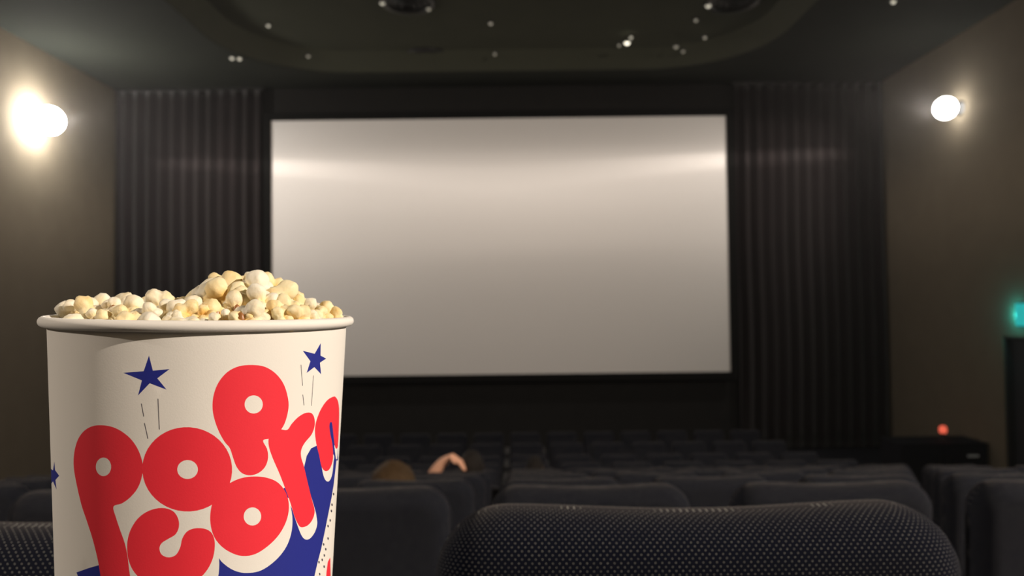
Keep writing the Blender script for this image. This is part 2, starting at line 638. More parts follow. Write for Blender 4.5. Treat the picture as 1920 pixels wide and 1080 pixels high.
spots = [(1176, 98, 5, .05), (1183, 72, 1.0, .028), (1161, 102, .8, .02), (405, 82, 1.6, .035), (435, 108, 1.3, .035), (449, 109, 1.3, .035),
         (503, 50, 1.0, .03), (578, 122, .5, .03), (920, 46, .7, .03), (928, 118, .35, .03), (1268, 105, .5, .04),
         (1281, 113, .4, .03), (1322, 88, .6, .03), (1305, 40, .5, .03), (1675, 2, 1.5, .035),
         (717, 8, 1.0, .04), (804, 19, .8, .035), (1328, 13, 1.4, .045)]
names = ['brightest small downlight on the ceiling right of centre', 'small downlight just above the brightest ceiling downlight',
         'faint downlight touching the left of the brightest ceiling downlight', 'small ceiling downlight at the left edge of the recess',
         'left of two touching downlights near the upper left of the screen', 'right of two touching downlights near the upper left of the screen',
         'small ceiling downlight well above the pair on the left', 'faint ceiling downlight above the left end of the screen',
         'faint ceiling downlight high above the middle of the screen', 'very faint ceiling downlight low over the middle of the screen',
         'faint downlight at the left rim of the far right diffuser', 'faint downlight below the rim of the far right diffuser',
         'faint downlight at the upper right of the far right diffuser', 'faint downlight beneath the near right diffuser',
         'small downlight at the top edge of the picture over the right lamp', 'painted glint at the left rim of the near left diffuser',
         'painted glint at the right rim of the near left diffuser', 'painted glint at the left rim of the near right diffuser']
M_spots = {}
for (px_, py_, st, r0), lb in zip(spots, names):
    p = on_z(px_, py_, ZR - .05)
    zc = ZR
    if not inside(inn, p.x, p.y):
        p = on_z(px_, py_, ZC - .02)
        zc = ZC
        if inside(rr, p.x, p.y):
            zc = ZC + .18
    root = empty('downlight', (p.x, p.y, zc), label=lb, cat='downlight', group='small ceiling downlights')
    obj('trim_ring', lathe([(r0, 0), (r0 + .025, 0), (r0 + .022, -.03), (r0, -.03)], 24, closed=True), M_metal, root)
    st *= .45 if st > .9 else .22
    r0_ = r0
    if st not in M_spots:
        M_spots[st] = mat('bulb_glint', (.9, .9, .8), .3, emit=(1, .93, .74), strength=st)  # emission paints in sparkle and glints, most downlights being unlit
    obj('bulb', lathe([(0, 0), (r0, 0), (r0, -.03), (r0 * .7, -.055), (0, -.065)], 20), M_spots[st], root, smooth=True)

# ------------------------------------------------------------------ seats
SP = .571
SW = .476


def back_outline(w, z0, z1, r_top=.068, r_bot=.03, sag=.005, n=10):
    pts = []
    N = 16
    for i in range(n + 1):                      # top right corner
        a = R(90 * i / n)
        pts.append((w / 2 - r_top + r_top * math.cos(a), z1 - r_top + r_top * math.sin(a)))
    x1 = w / 2 - r_top
    for i in range(1, N):
        x = x1 - 2 * x1 * i / N
        t = x / x1
        pts.append((x, z1 - sag * (1 - t * t) ** 2))
    for i in range(n + 1):
        a = R(90 + 90 * i / n)
        pts.append((-w / 2 + r_top + r_top * math.cos(a), z1 - r_top + r_top * math.sin(a)))
    for i in range(n + 1):
        a = R(180 + 90 * i / n)
        pts.append((-w / 2 + .02 + r_bot + r_bot * math.cos(a), z0 + r_bot + r_bot * math.sin(a)))
    for i in range(n + 1):
        a = R(270 + 90 * i / n)
        pts.append((w / 2 - .02 - r_bot + r_bot * math.cos(a), z0 + r_bot + r_bot * math.sin(a)))
    return pts


def cushion_mesh(outline, T, rad, K=7, plane='XZ'):
    """pillow: outline in a plane, thickness T, rounded edge of radius rad"""
    n = len(outline)
    P = [Vector(p) for p in outline]
    nrm = []
    for i in range(n):
        t = (P[(i + 1) % n] - P[i - 1])
        t.normalize()
        nrm.append(Vector((t.y, -t.x)))
    rings = []
    for s in (-1, 1):
        ks = range(K + 1) if s < 0 else range(K, -1, -1)
        for k in ks:
            phi = PI / 2 * (1 - k / K)
            ins = rad * (1 - math.cos(phi))
            off = s * (T / 2 - rad + rad * math.sin(phi))
            rings.append([(P[i] - nrm[i] * ins, off) for i in range(n)])
    bm = bmesh.new()
    vv = []
    UVC = {}
    arcs = [rad * PI / 2 * k / K for k in range(K + 1)]
    arcs = arcs + arcs[::-1]
    for rg, ar in zip(rings, arcs):
        ring = [bm.verts.new((p.x, o, p.y) if plane == 'XZ' else (p.x, p.y, o)) for p, o in rg]
        vv.append(ring)
        for i, v in enumerate(ring):
            q_ = P[i] - nrm[i] * rad + nrm[i] * ar
            UVC[v] = (q_.x + 2, q_.y + 2)
    for a, b in zip(vv[:-1], vv[1:]):
        for i in range(n):
            j = (i + 1) % n
            bm.faces.new((a[i], a[j], b[j], b[i]))
    bm.faces.new(vv[0])
    bm.faces.new(list(reversed(vv[-1])))
    bmesh.ops.recalc_face_normals(bm, faces=bm.faces)
    uv = bm.loops.layers.uv.new('uv')
    for f in bm.faces:
        for l in f.loops:
            l[uv].uv = UVC[l.vert]
    return bm


def make_seat():
    root = empty('cinema_seat', (0, 0, 0))
    bm = cushion_mesh(back_outline(SW, .40, SEAT_H), .10, .046)
    for v in bm.verts:                       # reclined, wings a touch forward
        v.co.y += -.10 * (v.co.z - .4) + .12 * v.co.x ** 2 + .055
    obj('backrest', bm, M_fabric, root, smooth=True)
    bm = cushion_mesh(rounded_rect(-.225, .225, .10, .56, .05, 6), .12, .05, plane='XY')
    for v in bm.verts:
        v.co.z += .42 + .10 * (v.co.y - .1)
    obj('seat_cushion', bm, M_fabric, root, smooth=True)
    for s in (-1, 1):
        x = s * SP / 2
        wd = .034
        x0, x1 = (x, x + wd) if s < 0 else (x - wd, x)
        obj('armrest', boxbm(x0 + .001, x1 - .001, .02, .50, .655, .70, bev=.010, seg=3), M_plastic, root)
        bm = bmesh.new()
        box(bm, x0 + .004, x1 - .004, .10, .40, .02, .656, bev=.006)
        box(bm, x0 + .001, x1 - .001, .06, .46, 0, .022, bev=.004)
        obj('side_panel', bm, M_plastic, root)
    bm = bmesh.new()
    box(bm, -.25, .25, .20, .26, .32, .36)
    box(bm, -.25, .25, .09, .12, .44, .48)
    obj('cross_bar', bm, M_metal, root)
    return root


ORD = {0: "viewer's own row", 1: 'nearest row ahead', 2: 'second row ahead', 3: 'third row ahead', 4: 'fourth row ahead',
       5: 'fifth row ahead', 6: 'sixth row ahead', 7: 'seventh row ahead', 8: 'eighth row ahead', 9: 'ninth row ahead',
       10: 'tenth row ahead', 11: 'front row'}
NUM = ['', 'one', 'two', 'three', 'four', 'five', 'six', 'seven', 'eight']


def seat_label(k, c):
    if c == 0:
        w = "directly in line with the biggest seat" if k != 1 else 'the biggest in view'
    else:
        w = '%s column%s %s of the biggest seat' % (NUM[abs(c)], 's' if abs(c) > 1 else '', 'right' if c > 0 else 'left')
    return 'dark dotted seat, %s, %s' % (ORD[k], w)


proto = make_seat()
kids = list(proto.children)
used = False
seat_roots = {}
for k in range(0, 12):
    for c in range(-7, 7):
        x = -.105 + SP * (c + .5)
        y = row_y(k)
        z = floor_z(k)
        if k == 0:
            if c not in (-1, 0):
                continue
        else:
            top = [project((x + s * SW / 2, y, z + SEAT_H)) for s in (-1, 1)]
            if max(t[0] for t in top) < -10 or min(t[0] for t in top) > 1930 or top[0][1] > 1085:
                continue
        if not used:
            r_ = proto
            used = True
        else:
            r_ = proto.copy()
            COL.objects.link(r_)
            for ch in kids:
                d = ch.copy()
                COL.objects.link(d)
                d.parent = r_
        yy = y
        rz = 0
        if k == 1 and c == -1:
            yy = y - .025
        if k == 1:
            x -= .016
        r_.location = (x, yy, z)
        r_.rotation_euler = (0, 0, rz)
        tag(r_, seat_label(k, c), 'seat', 'rows of dark dotted cinema seats')
        seat_roots[(k, c)] = r_

# ------------------------------------------------------------------ popcorn bucket
RIM_C = Vector((-.1494, .3655, CZ - .005))
BH = .215
BROT = Euler((R(.9), R(1.3), 0)).to_matrix()
BBASE = RIM_C - BROT @ Vector((0, 0, BH))
B_M = Matrix.Translation(BBASE) @ BROT.to_4x4()
B_I = B_M.inverted()
RT = .0667
SLOPE = .042


def cone_r(z):
    return RT - SLOPE * (BH - z)


ctheta = math.atan2(-RIM_C.y, -RIM_C.x)      # direction from the bucket towards the viewer


def px_to_uv(px, py):
    """point of the photograph -> (angle, height) on the bucket wall"""
    o = B_I @ Vector((0, 0, CZ))
    d = B_I.to_3x3() @ ray(px, py)
    # (ox+t dx)^2+(oy+t dy)^2 = (RT - S(BH - oz - t dz))^2
    k0 = RT - SLOPE * (BH - o.z)
    k1 = SLOPE * d.z
    a = d.x ** 2 + d.y ** 2 - k1 ** 2
    b = 2 * (o.x * d.x + o.y * d.y - k0 * k1)
    c = o.x ** 2 + o.y ** 2 - k0 ** 2
    disc = b * b - 4 * a * c
    if disc < 0:
        t = -b / (2 * a)
    else:
        t = (-b - math.sqrt(disc)) / (2 * a)
    p = o + d * t
    th = math.atan2(p.y, p.x) - ctheta
    th = (th + PI) % (2 * PI) - PI
    return th, p.z


def Z2(pts):
    return [(40 + x / 3, 720 + y / 3) for x, y in pts]


def Z1(pts):
    return [(40 + x / 3, 480 + y / 3) for x, y in pts]


def Z3(pts):
    return [(480 + x / 3, 720 + y / 3) for x, y in pts]


def smooth(pts, n=5):
    out = []
    N = len(pts)
    for i in range(N):
        p0, p1, p2, p3 = [np.array(pts[(i + k) % N], float) for k in (-1, 0, 1, 2)]
        for j in range(n):
            t = j / n
            out.append(tuple(.5 * ((2 * p1) + (-p0 + p2) * t + (2 * p0 - 5 * p1 + 4 * p2 - p3) * t * t
                                   + (-p0 + 3 * p1 - 3 * p2 + p3) * t ** 3)))
    return out


def ell(cx, cy, rx, ry, rot=0, n=44):
    c, s = math.cos(R(rot)), math.sin(R(rot))
    return [(cx + rx * math.cos(2 * PI * i / n) * c - ry * math.sin(2 * PI * i / n) * s,
             cy + rx * math.cos(2 * PI * i / n) * s + ry * math.sin(2 * PI * i / n) * c) for i in range(n)]


def bar(x0, y0, x1, y1, w):
    d = Vector((x1 - x0, y1 - y0)).normalized()
    nx, ny = -d.y * w / 2, d.x * w / 2
    return [(x0 + nx, y0 + ny), (x1 + nx, y1 + ny), (x1 - nx, y1 - ny), (x0 - nx, y0 - ny)]


W_, RED, BLUE, INK = 0, 1, 2, 3
art = []                                     # (material, polygon in (angle, height)), painted in order


def put(m, pts):
    art.append((m, [px_to_uv(*p) for p in pts]))


# blue field
put(BLUE, Z3([(345, 345), (310, 362), (285, 405), (270, 470), (200, 560), (60, 640), (-160, 780), (-208, 975), (-215, 1120), (-230, 1500),
              (250, 1500), (328, 1085), (345, 1010), (366, 930), (385, 840), (405, 740), (425, 640), (438, 560), (447, 480), (456, 400),
              (440, 380), (400, 360)]))
put(BLUE, Z3([(400, 200), (432, 205), (462, 350), (462, 430), (420, 430)]))
put(BLUE, Z2([(310, 1060), (380, 1035), (450, 1015), (520, 1500), (420, 1500), (360, 1200), (330, 1110)]))
# white drop shadows on the blue
put(W_, smooth(Z2([(1088, 890), (1110, 975), (1150, 1020), (1205, 1052), (1270, 1063), (1350, 1048), (1430, 992), (1488, 920),
                   (1518, 840), (1525, 760), (1515, 690), (1500, 640), (1300, 600), (1100, 700)])))
put(W_, smooth(Z3([(185, 640), (205, 710), (235, 800), (258, 855), (280, 875), (305, 868), (330, 835), (344, 790), (341, 750),
                   (332, 705), (300, 600), (262, 480), (200, 480)])))
put(W_, smooth(Z3([(372, 480), (385, 530), (402, 549), (418, 538), (430, 500), (436, 440), (438, 400), (400, 380), (370, 420)])))
put(W_, Z3([(440, 345), (446, 395), (450, 422), (456, 424), (459, 395), (462, 350)]))
put(W_, Z3([(345, 345), (310, 362), (285, 405), (268, 475), (235, 440), (240, 370), (330, 300)]))
put(W_, smooth(Z2([(1060, 850), (1095, 900), (1112, 980), (1108, 1080), (1080, 1180), (1010, 1300), (900, 1330), (700, 1250), (640, 1100), (800, 900)])))
# red letters
P1 = Z2([(430, 232), (490, 236), (550, 258), (610, 303), (652, 360), (676, 420), (684, 470), (676, 530), (652, 590), (610, 640), (565, 672),
         (518, 690), (532, 750), (555, 820), (580, 890), (596, 960), (606, 1040), (620, 1130), (640, 1260), (640, 1380), (600, 1440),
         (540, 1440), (490, 1380), (465, 1250), (448, 1100), (430, 990), (400, 870), (368, 770), (338, 680), (312, 570), (295, 470),
         (297, 390), (315, 320), (345, 272), (385, 243)])
put(RED, smooth(P1, 4))
put(RED, Z2(ell(933, 480, 253, 237.5, 4)))
put(RED, smooth(Z2([(1503, 100), (1497, 170), (1475, 235), (1440, 278), (1400, 305), (1360, 318), (1382, 365), (1388, 415), (1372, 465),
                    (1335, 500), (1288, 514), (1242, 502), (1210, 465), (1190, 412), (1172, 360), (1143, 325), (1110, 265), (1085, 195),
                    (1075, 130), (1082, 60), (1110, -10), (1160, -68), (1225, -100), (1300, -107), (1372, -96), (1435, -55),
                    (1480, 10)]), 4))
put(RED, smooth(Z2([(790, 697), (850, 713), (880, 752), (887, 800), (868, 845), (825, 872), (790, 895), (777, 925), (790, 960), (828, 975),
                    (868, 962), (893, 920), (905, 870), (932, 830), (975, 812), (1030, 814), (1068, 835), (1087, 880), (1086, 940),
                    (1070, 1000), (1035, 1060), (975, 1115), (890, 1150), (800, 1152), (710, 1125), (640, 1065), (606, 1000), (595, 930),
                    (600, 865), (622, 805), (662, 750), (720, 712)]), 4))
put(RED, smooth(Z2([(1310, 520), (1380, 527), (1440, 552), (1482, 600), (1502, 655), (1504, 715), (1485, 785), (1440, 860), (1370, 925),
                    (1300, 962), (1225, 965), (1150, 932), (1098, 882), (1070, 820), (1062, 745), (1075, 670), (1110, 610), (1165, 562),
                    (1235, 530)]), 4))
put(RED, smooth(Z3([(90, 265), (130, 254), (175, 258), (200, 225), (235, 188), (275, 164), (310, 163), (328, 190), (330, 235), (312, 285),
                    (275, 330), (255, 370), (254, 410), (270, 465), (290, 550), (312, 640), (330, 712), (318, 762), (290, 796), (255, 806),
                    (236, 788), (215, 740), (192, 665), (165, 590), (130, 500), (95, 420), (72, 350), (72, 300)]), 4))
put(RED, smooth(Z3([(436, 71), (400, 92), (365, 142), (340, 205), (331, 260), (338, 330), (355, 400), (368, 462), (386, 488), (408, 485),
                    (425, 455), (434, 410), (430, 340), (420, 290), (413, 240), (418, 216), (428, 222), (436, 290), (444, 350),
                    (453, 364), (461, 345), (466, 250), (468, 150), (462, 100), (450, 76)]), 4))
# counters of the letters
put(W_, Z2(ell(462, 466, 43, 52)))
put(W_, Z2(ell(935, 481, 58, 53)))
put(W_, Z2(ell(1307, 115, 51, 51)))
put(W_, Z2(ell(1300, 745, 49, 51)))
# stars and their speed lines
put(BLUE, Z1([(718, 560), (740, 645), (834, 636), (765, 688), (817, 752), (722, 716), (656, 785), (678, 700), (573, 657), (688, 648)]))
put(BLUE, Z1([(1684, 490), (1683, 560), (1715, 577), (1680, 600), (1686, 665), (1648, 625), (1605, 658), (1626, 592), (1583, 533), (1650, 550)]))
put(BLUE, Z2([(186, 435), (190, 485), (213, 516), (192, 540), (198, 594), (178, 548), (165, 560), (162, 510), (165, 478), (178, 486)]))
for a in ((675, 830, 688, 903, 5), (692, 940, 712, 1028, 5), (768, 803, 776, 976, 5), (1573, 612, 1582, 730, 3.5), (1583, 780, 1590, 840, 3.5),
          (1643, 672, 1632, 842, 3)):
    put(INK, Z1(bar(*a)))
# speckled strip at the right with its marks, and the next red figure
for (x, y) in ((427, 680), (424, 715), (405, 800), (417, 768), (405, 870), (380, 903), (392, 930), (384, 965), (354, 1003), (383, 1028), (358, 1070), (372, 990), (436, 620)):
    put(INK, Z3([(x - 4, y - 7), (x + 3, y - 8), (x + 5, y + 2), (x + 1, y + 8), (x - 3, y + 4)]))
put(RED, Z3([(418, 975), (404, 1000), (396, 1060), (392, 1140), (420, 1140)]))

# continue the artwork round the far side: same star, letter and field motifs out of sight
def star_uv(th, z, r, rot=0):
    out = []
    for i in range(10):
        rr2 = r if i % 2 == 0 else r * .42
        a = R(90 + rot + 36 * i)
        out.append((th + rr2 * math.cos(a) / .064, z + rr2 * math.sin(a)))
    return out


for th, z, r0, ro in ((2.0, .175, .010, 10), (2.5, .15, .012, -12), (-2.1, .17, .011, 5), (-2.7, .145, .009, 20), (2.9, .185, .008, 0)):
    art.append((BLUE, star_uv(th, z, r0, ro)))
for th in (2.05, 2.5, -2.9, -2.35):
    art.append((RED, [(th + .26 * math.cos(2 * PI * i / 30), .095 + .017 * math.sin(2 * PI * i / 30)) for i in range(30)]))
    art.append((W_, [(th + .06 * math.cos(2 * PI * i / 20), .095 + .004 * math.sin(2 * PI * i / 20)) for i in range(20)]))

US = .064                                     # scale that makes angle comparable with height
ZTOP, ZBOT = BH - .0015, .004
verts2, edges2 = [], []


def add_loop(poly):
    b = len(verts2)
    for p in poly:
        verts2.append(Vector((max(-PI + .01, min(PI - .01, p[0])) * US, max(ZBOT + .0006, min(ZTOP - .0006, p[1])))))
    for i in range(len(poly)):
        edges2.append((b + i, b + (i + 1) % len(poly)))


NSEG = 160
nz_ = 36
b0 = len(verts2)
bord = [Vector((-PI * US + 2 * PI * US * i / NSEG, ZBOT)) for i in range(NSEG + 1)]
bord += [Vector((PI * US, ZBOT + (ZTOP - ZBOT) * i / nz_)) for i in range(1, nz_ + 1)]
bord += [Vector((PI * US - 2 * PI * US * i / NSEG, ZTOP)) for i in range(1, NSEG + 1)]
bord += [Vector((-PI * US, ZTOP - (ZTOP - ZBOT) * i / nz_)) for i in range(1, nz_)]
verts2 += bord
edges2 += [(i, (i + 1) % len(bord)) for i in range(len(bord))]
for i in range(1, NSEG):
    for j in range(1, nz_):
        verts2.append(Vector((-PI * US + 2 * PI * US * (i + (.5 if j % 2 else 0) * .9) / NSEG, ZBOT + (ZTOP - ZBOT) * j / nz_)))
for m_, poly in art:
    add_loop(poly)
vs, es, fs, *_ = delaunay_2d_cdt(verts2, edges2, [], 0, 1e-6)
V = np.array([(v.x, v.y) for v in vs])
F = [f for f in fs if len(f) == 3]
cen = np.array([V[list(f)].mean(axis=0) for f in F])
mi = np.zeros(len(F), int)
for m_, poly in art:
    P = np.array([(p[0] * US, p[1]) for p in poly])
    sel = np.where((cen[:, 0] > P[:, 0].min()) & (cen[:, 0] < P[:, 0].max()) & (cen[:, 1] > P[:, 1].min()) & (cen[:, 1] < P[:, 1].max()))[0]
    if len(sel) == 0:
        continue
    x, y = cen[sel, 0], cen[sel, 1]
    ins = np.zeros(len(sel), bool)
    j = len(P) - 1
    for i in range(len(P)):
        xi, yi = P[i]
        xj, yj = P[j]
        if yi != yj:
            ins ^= ((yi > y) != (yj > y)) & (x < (xj - xi) * (y - yi) / (yj - yi) + xi)
        j = i
    mi[sel[ins]] = m_
bm = bmesh.new()


def cone_pt(v):
    th = v[0] / US + ctheta
    r = cone_r(v[1])
    return (r * math.cos(th), r * math.sin(th), v[1])


bv = [bm.verts.new(cone_pt(v)) for v in V]
for f, m_ in zip(F, mi):
    try:
        fc = bm.faces.new([bv[i] for i in f])
        fc.material_index = int(m_)
    except ValueError:
        pass
bmesh.ops.remove_doubles(bm, verts=bm.verts, dist=2e-6)
# inner wall and bottom of the cup
ins = lathe([(cone_r(ZTOP) - .0001, ZTOP), (cone_r(ZTOP) - .0008, ZTOP), (cone_r(.006) - .0008, .008), (0, .008), (0, .0065),
             (cone_r(.005) - .0009, .0065), (cone_r(0) - .0009, 0.0), (cone_r(0), 0.0), (cone_r(ZBOT), ZBOT)], NSEG)
tmp = bpy.data.meshes.new('t')
ins.to_mesh(tmp)
ins.free()
bm.from_mesh(tmp)
bpy.data.meshes.remove(tmp)
bmesh.ops.recalc_face_normals(bm, faces=bm.faces)


def paper(name, c, **k):
    m = mat(name, c, .55, spec=.25)
    mottle(m, tuple(x * .985 for x in c), c, 40, 3, .02, bscale=1500)
    return m


M_paper = paper('white_coated_paper', (.86, .83, .76))
M_red = paper('printed_red', (.88, .035, .055))
M_blue = paper('printed_blue', (.022, .030, .26))
M_ink = paper('printed_ink', (.06, .05, .07))
bucket = empty('popcorn_bucket', BBASE, label='white paper bucket printed with red popcorn lettering, blue stars and blue field', cat='popcorn bucket')
bucket.rotation_euler = Euler((R(.9), R(1.3), 0))
obj('paper_cup', bm, [M_paper, M_red, M_blue, M_ink], bucket, smooth=True)
prof = [(RT + .0012 + .0024 * math.cos(2 * PI * i / 16), BH + .0024 * math.sin(2 * PI * i / 16)) for i in range(16)]
tag(obj('rolled_rim', lathe(prof, 160, closed=True), M_paper, bucket, smooth=True))

# ------------------------------------------------------------------ popcorn
def popcorn_material(name, cream, butter):
    m = mat(name, cream, .6, spec=.3, sss=.1)
    nt = m.node_tree
    b = nt.nodes['Principled BSDF']
    tc = nt.nodes.new('ShaderNodeTexCoord')
    oi = nt.nodes.new('ShaderNodeObjectInfo')
    nz = nt.nodes.new('ShaderNodeTexNoise')
    nz.noise_dimensions = '4D'
    nz.inputs['Scale'].default_value = 110
    nz.inputs['Detail'].default_value = 3
    nt.links.new(tc.outputs['Object'], nz.inputs['Vector'])
    nt.links.new(oi.outputs['Random'], nz.inputs['W'])
    rp = nt.nodes.new('ShaderNodeMapRange')
    rp.inputs['From Min'].default_value = .42
    rp.inputs['From Max'].default_value = .75
    nt.links.new(nz.outputs[0], rp.inputs['Value'])
    at = nt.nodes.new('ShaderNodeAttribute')
    at.attribute_name = 'core'
    ad = nt.nodes.new('ShaderNodeMath')
    ad.operation = 'ADD'
    ad.use_clamp = True
    nt.links.new(rp.outputs[0], ad.inputs[0])
    nt.links.new(at.outputs['Fac'], ad.inputs[1])
    mx = nt.nodes.new('ShaderNodeMix')
    mx.data_type = 'RGBA'
    mx.inputs[6].default_value = (*cream, 1)
    mx.inputs[7].default_value = (*butter, 1)
    nt.links.new(ad.outputs[0], mx.inputs[0])
    nt.links.new(mx.outputs[2], b.inputs['Base Color'])
    n2 = nt.nodes.new('ShaderNodeTexNoise')
    n2.inputs['Scale'].default_value = 700
    n2.inputs['Detail'].default_value = 3
    nt.links.new(tc.outputs['Object'], n2.inputs['Vector'])
    bp = nt.nodes.new('ShaderNodeBump')
    bp.inputs['Strength'].default_value = .35
    bp.inputs['Distance'].default_value = .0006
    nt.links.new(n2.outputs[0], bp.inputs['Height'])
    nt.links.new(bp.outputs[0], b.inputs['Normal'])
    return m


M_pop = popcorn_material('popcorn_cream', (.90, .79, .50), (.84, .56, .18))
M_popw = popcorn_material('popcorn_white', (.88, .83, .68), (.84, .68, .36))
M_hull = mottle(mat('popcorn_hull', (.2, .07, .02), .35), (.22, .07, .02), (.42, .20, .06), 300)


def popcorn_mesh(seed, rad=.0085, lobes=7):
    q = random.Random(seed)
    L = []
    for i in range(lobes):
        while True:
            d = Vector((q.gauss(0, 1), q.gauss(0, 1), q.gauss(0, 1))).normalized()
            if all(d.dot(e[0]) < .62 for e in L) or len(L) > 9:
                break
        L.append((d, q.uniform(.40, .70), q.uniform(.32, .56)))
    bm = bmesh.new()
    bmesh.ops.create_icosphere(bm, subdivisions=4, radius=1)
    core = bm.verts.layers.float.new('core')
    k = 38.0
    from mathutils import noise
    for v in bm.verts:
        n = v.co.normalized()
        acc = math.exp(k * .30)
        for d, off, s in L:
            cd = n.dot(d) * off
            h = s * s - (off * off - cd * cd)
            if h > 0 and cd + math.sqrt(h) > 0:
                acc += math.exp(k * (cd + math.sqrt(h)))
        r = math.log(acc) / k
        r += .12 * noise.noise(n * 2.6 + Vector((seed, 0, 0))) + .055 * noise.noise(n * 6 + Vector((0, seed, 0)))
        v.co = n * r * rad
        v[core] = max(0, min(.75, (.66 - r) * 2.0))
    me = bpy.data.meshes.new('popcorn_piece')
    bm.to_mesh(me)
    bm.free()
    me.polygons.foreach_set('use_smooth', [True] * len(me.polygons))
    return me


pop_meshes = []
for s in range(12):
    me = popcorn_mesh(40 + s, lobes=5 + s % 5)
    me.materials.append(M_pop if s % 2 else M_popw)
    pop_meshes.append(me)
q = random.Random(3)
hull_bm = bmesh.new()
bmesh.ops.create_uvsphere(hull_bm, u_segments=16, v_segments=10, radius=.0024)
for v in hull_bm.verts:
    v.co.x *= .7
    v.co.z *= 1.45
    v.co.y = v.co.y * .5
hull_me = bpy.data.meshes.new('hull')
hull_bm.to_mesh(hull_me)
hull_bm.free()
hull_me.polygons.foreach_set('use_smooth', [True] * len(hull_me.polygons))
hull_me.materials.append(M_hull)

placed = []          # bucket-local centres and radii


def local_px(px, py, dy):
    """point of the photo at depth (rim centre + dy) in the bucket's frame"""
    return B_I @ on_y(px, py, RIM_C.y + dy)


# heap surface: pieces in view, from the photograph: x, y (px), radius in px, depth offset (m)
hero = [(145, 570, 26, -.012), (166, 578, 24, -.022), (188, 573, 24, .0), (212, 572, 24, -.02), (230, 566, 27, -.008), (236, 590, 18, -.04), (262, 580, 26, -.03),
        (285, 570, 26, .0), (300, 563, 25, -.015), (284, 590, 20, -.044), (315, 577, 26, -.035), (335, 572, 25, -.006), (358, 573, 24, -.02),
        (350, 588, 20, -.045), (378, 560, 24, .0), (380, 583, 23, -.038), (404, 582, 24, -.032), (398, 543, 27, -.012), (423, 548, 30, -.018),
        (440, 572, 24, -.03), (452, 536, 29, -.005), (468, 556, 28, -.022), (465, 533, 26, .008), (482, 536, 29, -.01), (503, 538, 28, .0),
        (492, 562, 28, -.026), (518, 552, 28, -.012), (512, 580, 24, -.036), (536, 574, 25, -.022), (475, 585, 22, -.045), (553, 566, 23, -.004),
        (568, 572, 25, -.014), (560, 590, 22, -.034), (590, 583, 22, -.010), (608, 588, 20, -.002), (594, 597, 18, -.025), (622, 594, 17, .0),
        (418, 596, 18, -.048), (545, 598, 18, -.042), (454, 597, 17, -.05), (328, 598, 17, -.05), (205, 595, 18, -.04), (178, 596, 18, -.034),
        (478, 528, 22, -.006), (402, 530, 19, -.004), (520, 536, 20, .006), (545, 556, 20, .002)]
for (px_, py_, rp_, dy) in hero:
    p = local_px(px_, py_ + (12 if py_ < 585 else 4), dy)
    r = rp_ / FPX * (RIM_C.y + dy)
    rm = RT - .0015 - r * .75
    rad2 = math.hypot(p.x, p.y)
    if rad2 > rm and p.z < BH + .006:
        p.x *= rm / rad2
        p.y *= rm / rad2
    placed.append((p, r, 1 if (px_ > 365 and py_ < 600) else 0))


def heap_top(x, y):
    # generic heap: low dome, higher mound right of centre
    e = max(0, 1 - (x * x + y * y) / .062 ** 2)
    mx_ = (x - .022)
    return BH - .004 + .010 * e ** .5 + .016 * math.exp(-(mx_ ** 2 / .00035 + (y) ** 2 / .0012))


tries = 0
while tries < 30000 and len(placed) < 210:
    tries += 1
    a = q.uniform(0, 2 * PI)
    r0 = .058 * math.sqrt(q.random())
    x, y = r0 * math.cos(a), r0 * math.sin(a)
    zt = heap_top(x, y)
    z = zt - .004 - q.random() ** 1.3 * .034
    r = q.uniform(.0062, .0080)
    if math.hypot(x, y) + r * 1.3 > cone_r(z) - .001 and z < BH + .004:
        continue
    # keep the viewer's side of the heap to the traced pieces
    p = Vector((x, y, z))
    w = project(B_M @ p)
    if z > BH - .004:
        prof_y = np.interp(w[0], [80, 130, 370, 400, 480, 530, 600, 640], [600, 568, 568, 545, 528, 545, 585, 600])
        if w[1] < prof_y + 12:
            continue
    if any((p - c).length < .86 * (r + rr3) * .95 for c, rr3, _ in placed):
        continue
    placed.append((p, r, 1 if z > BH + .010 else 0))

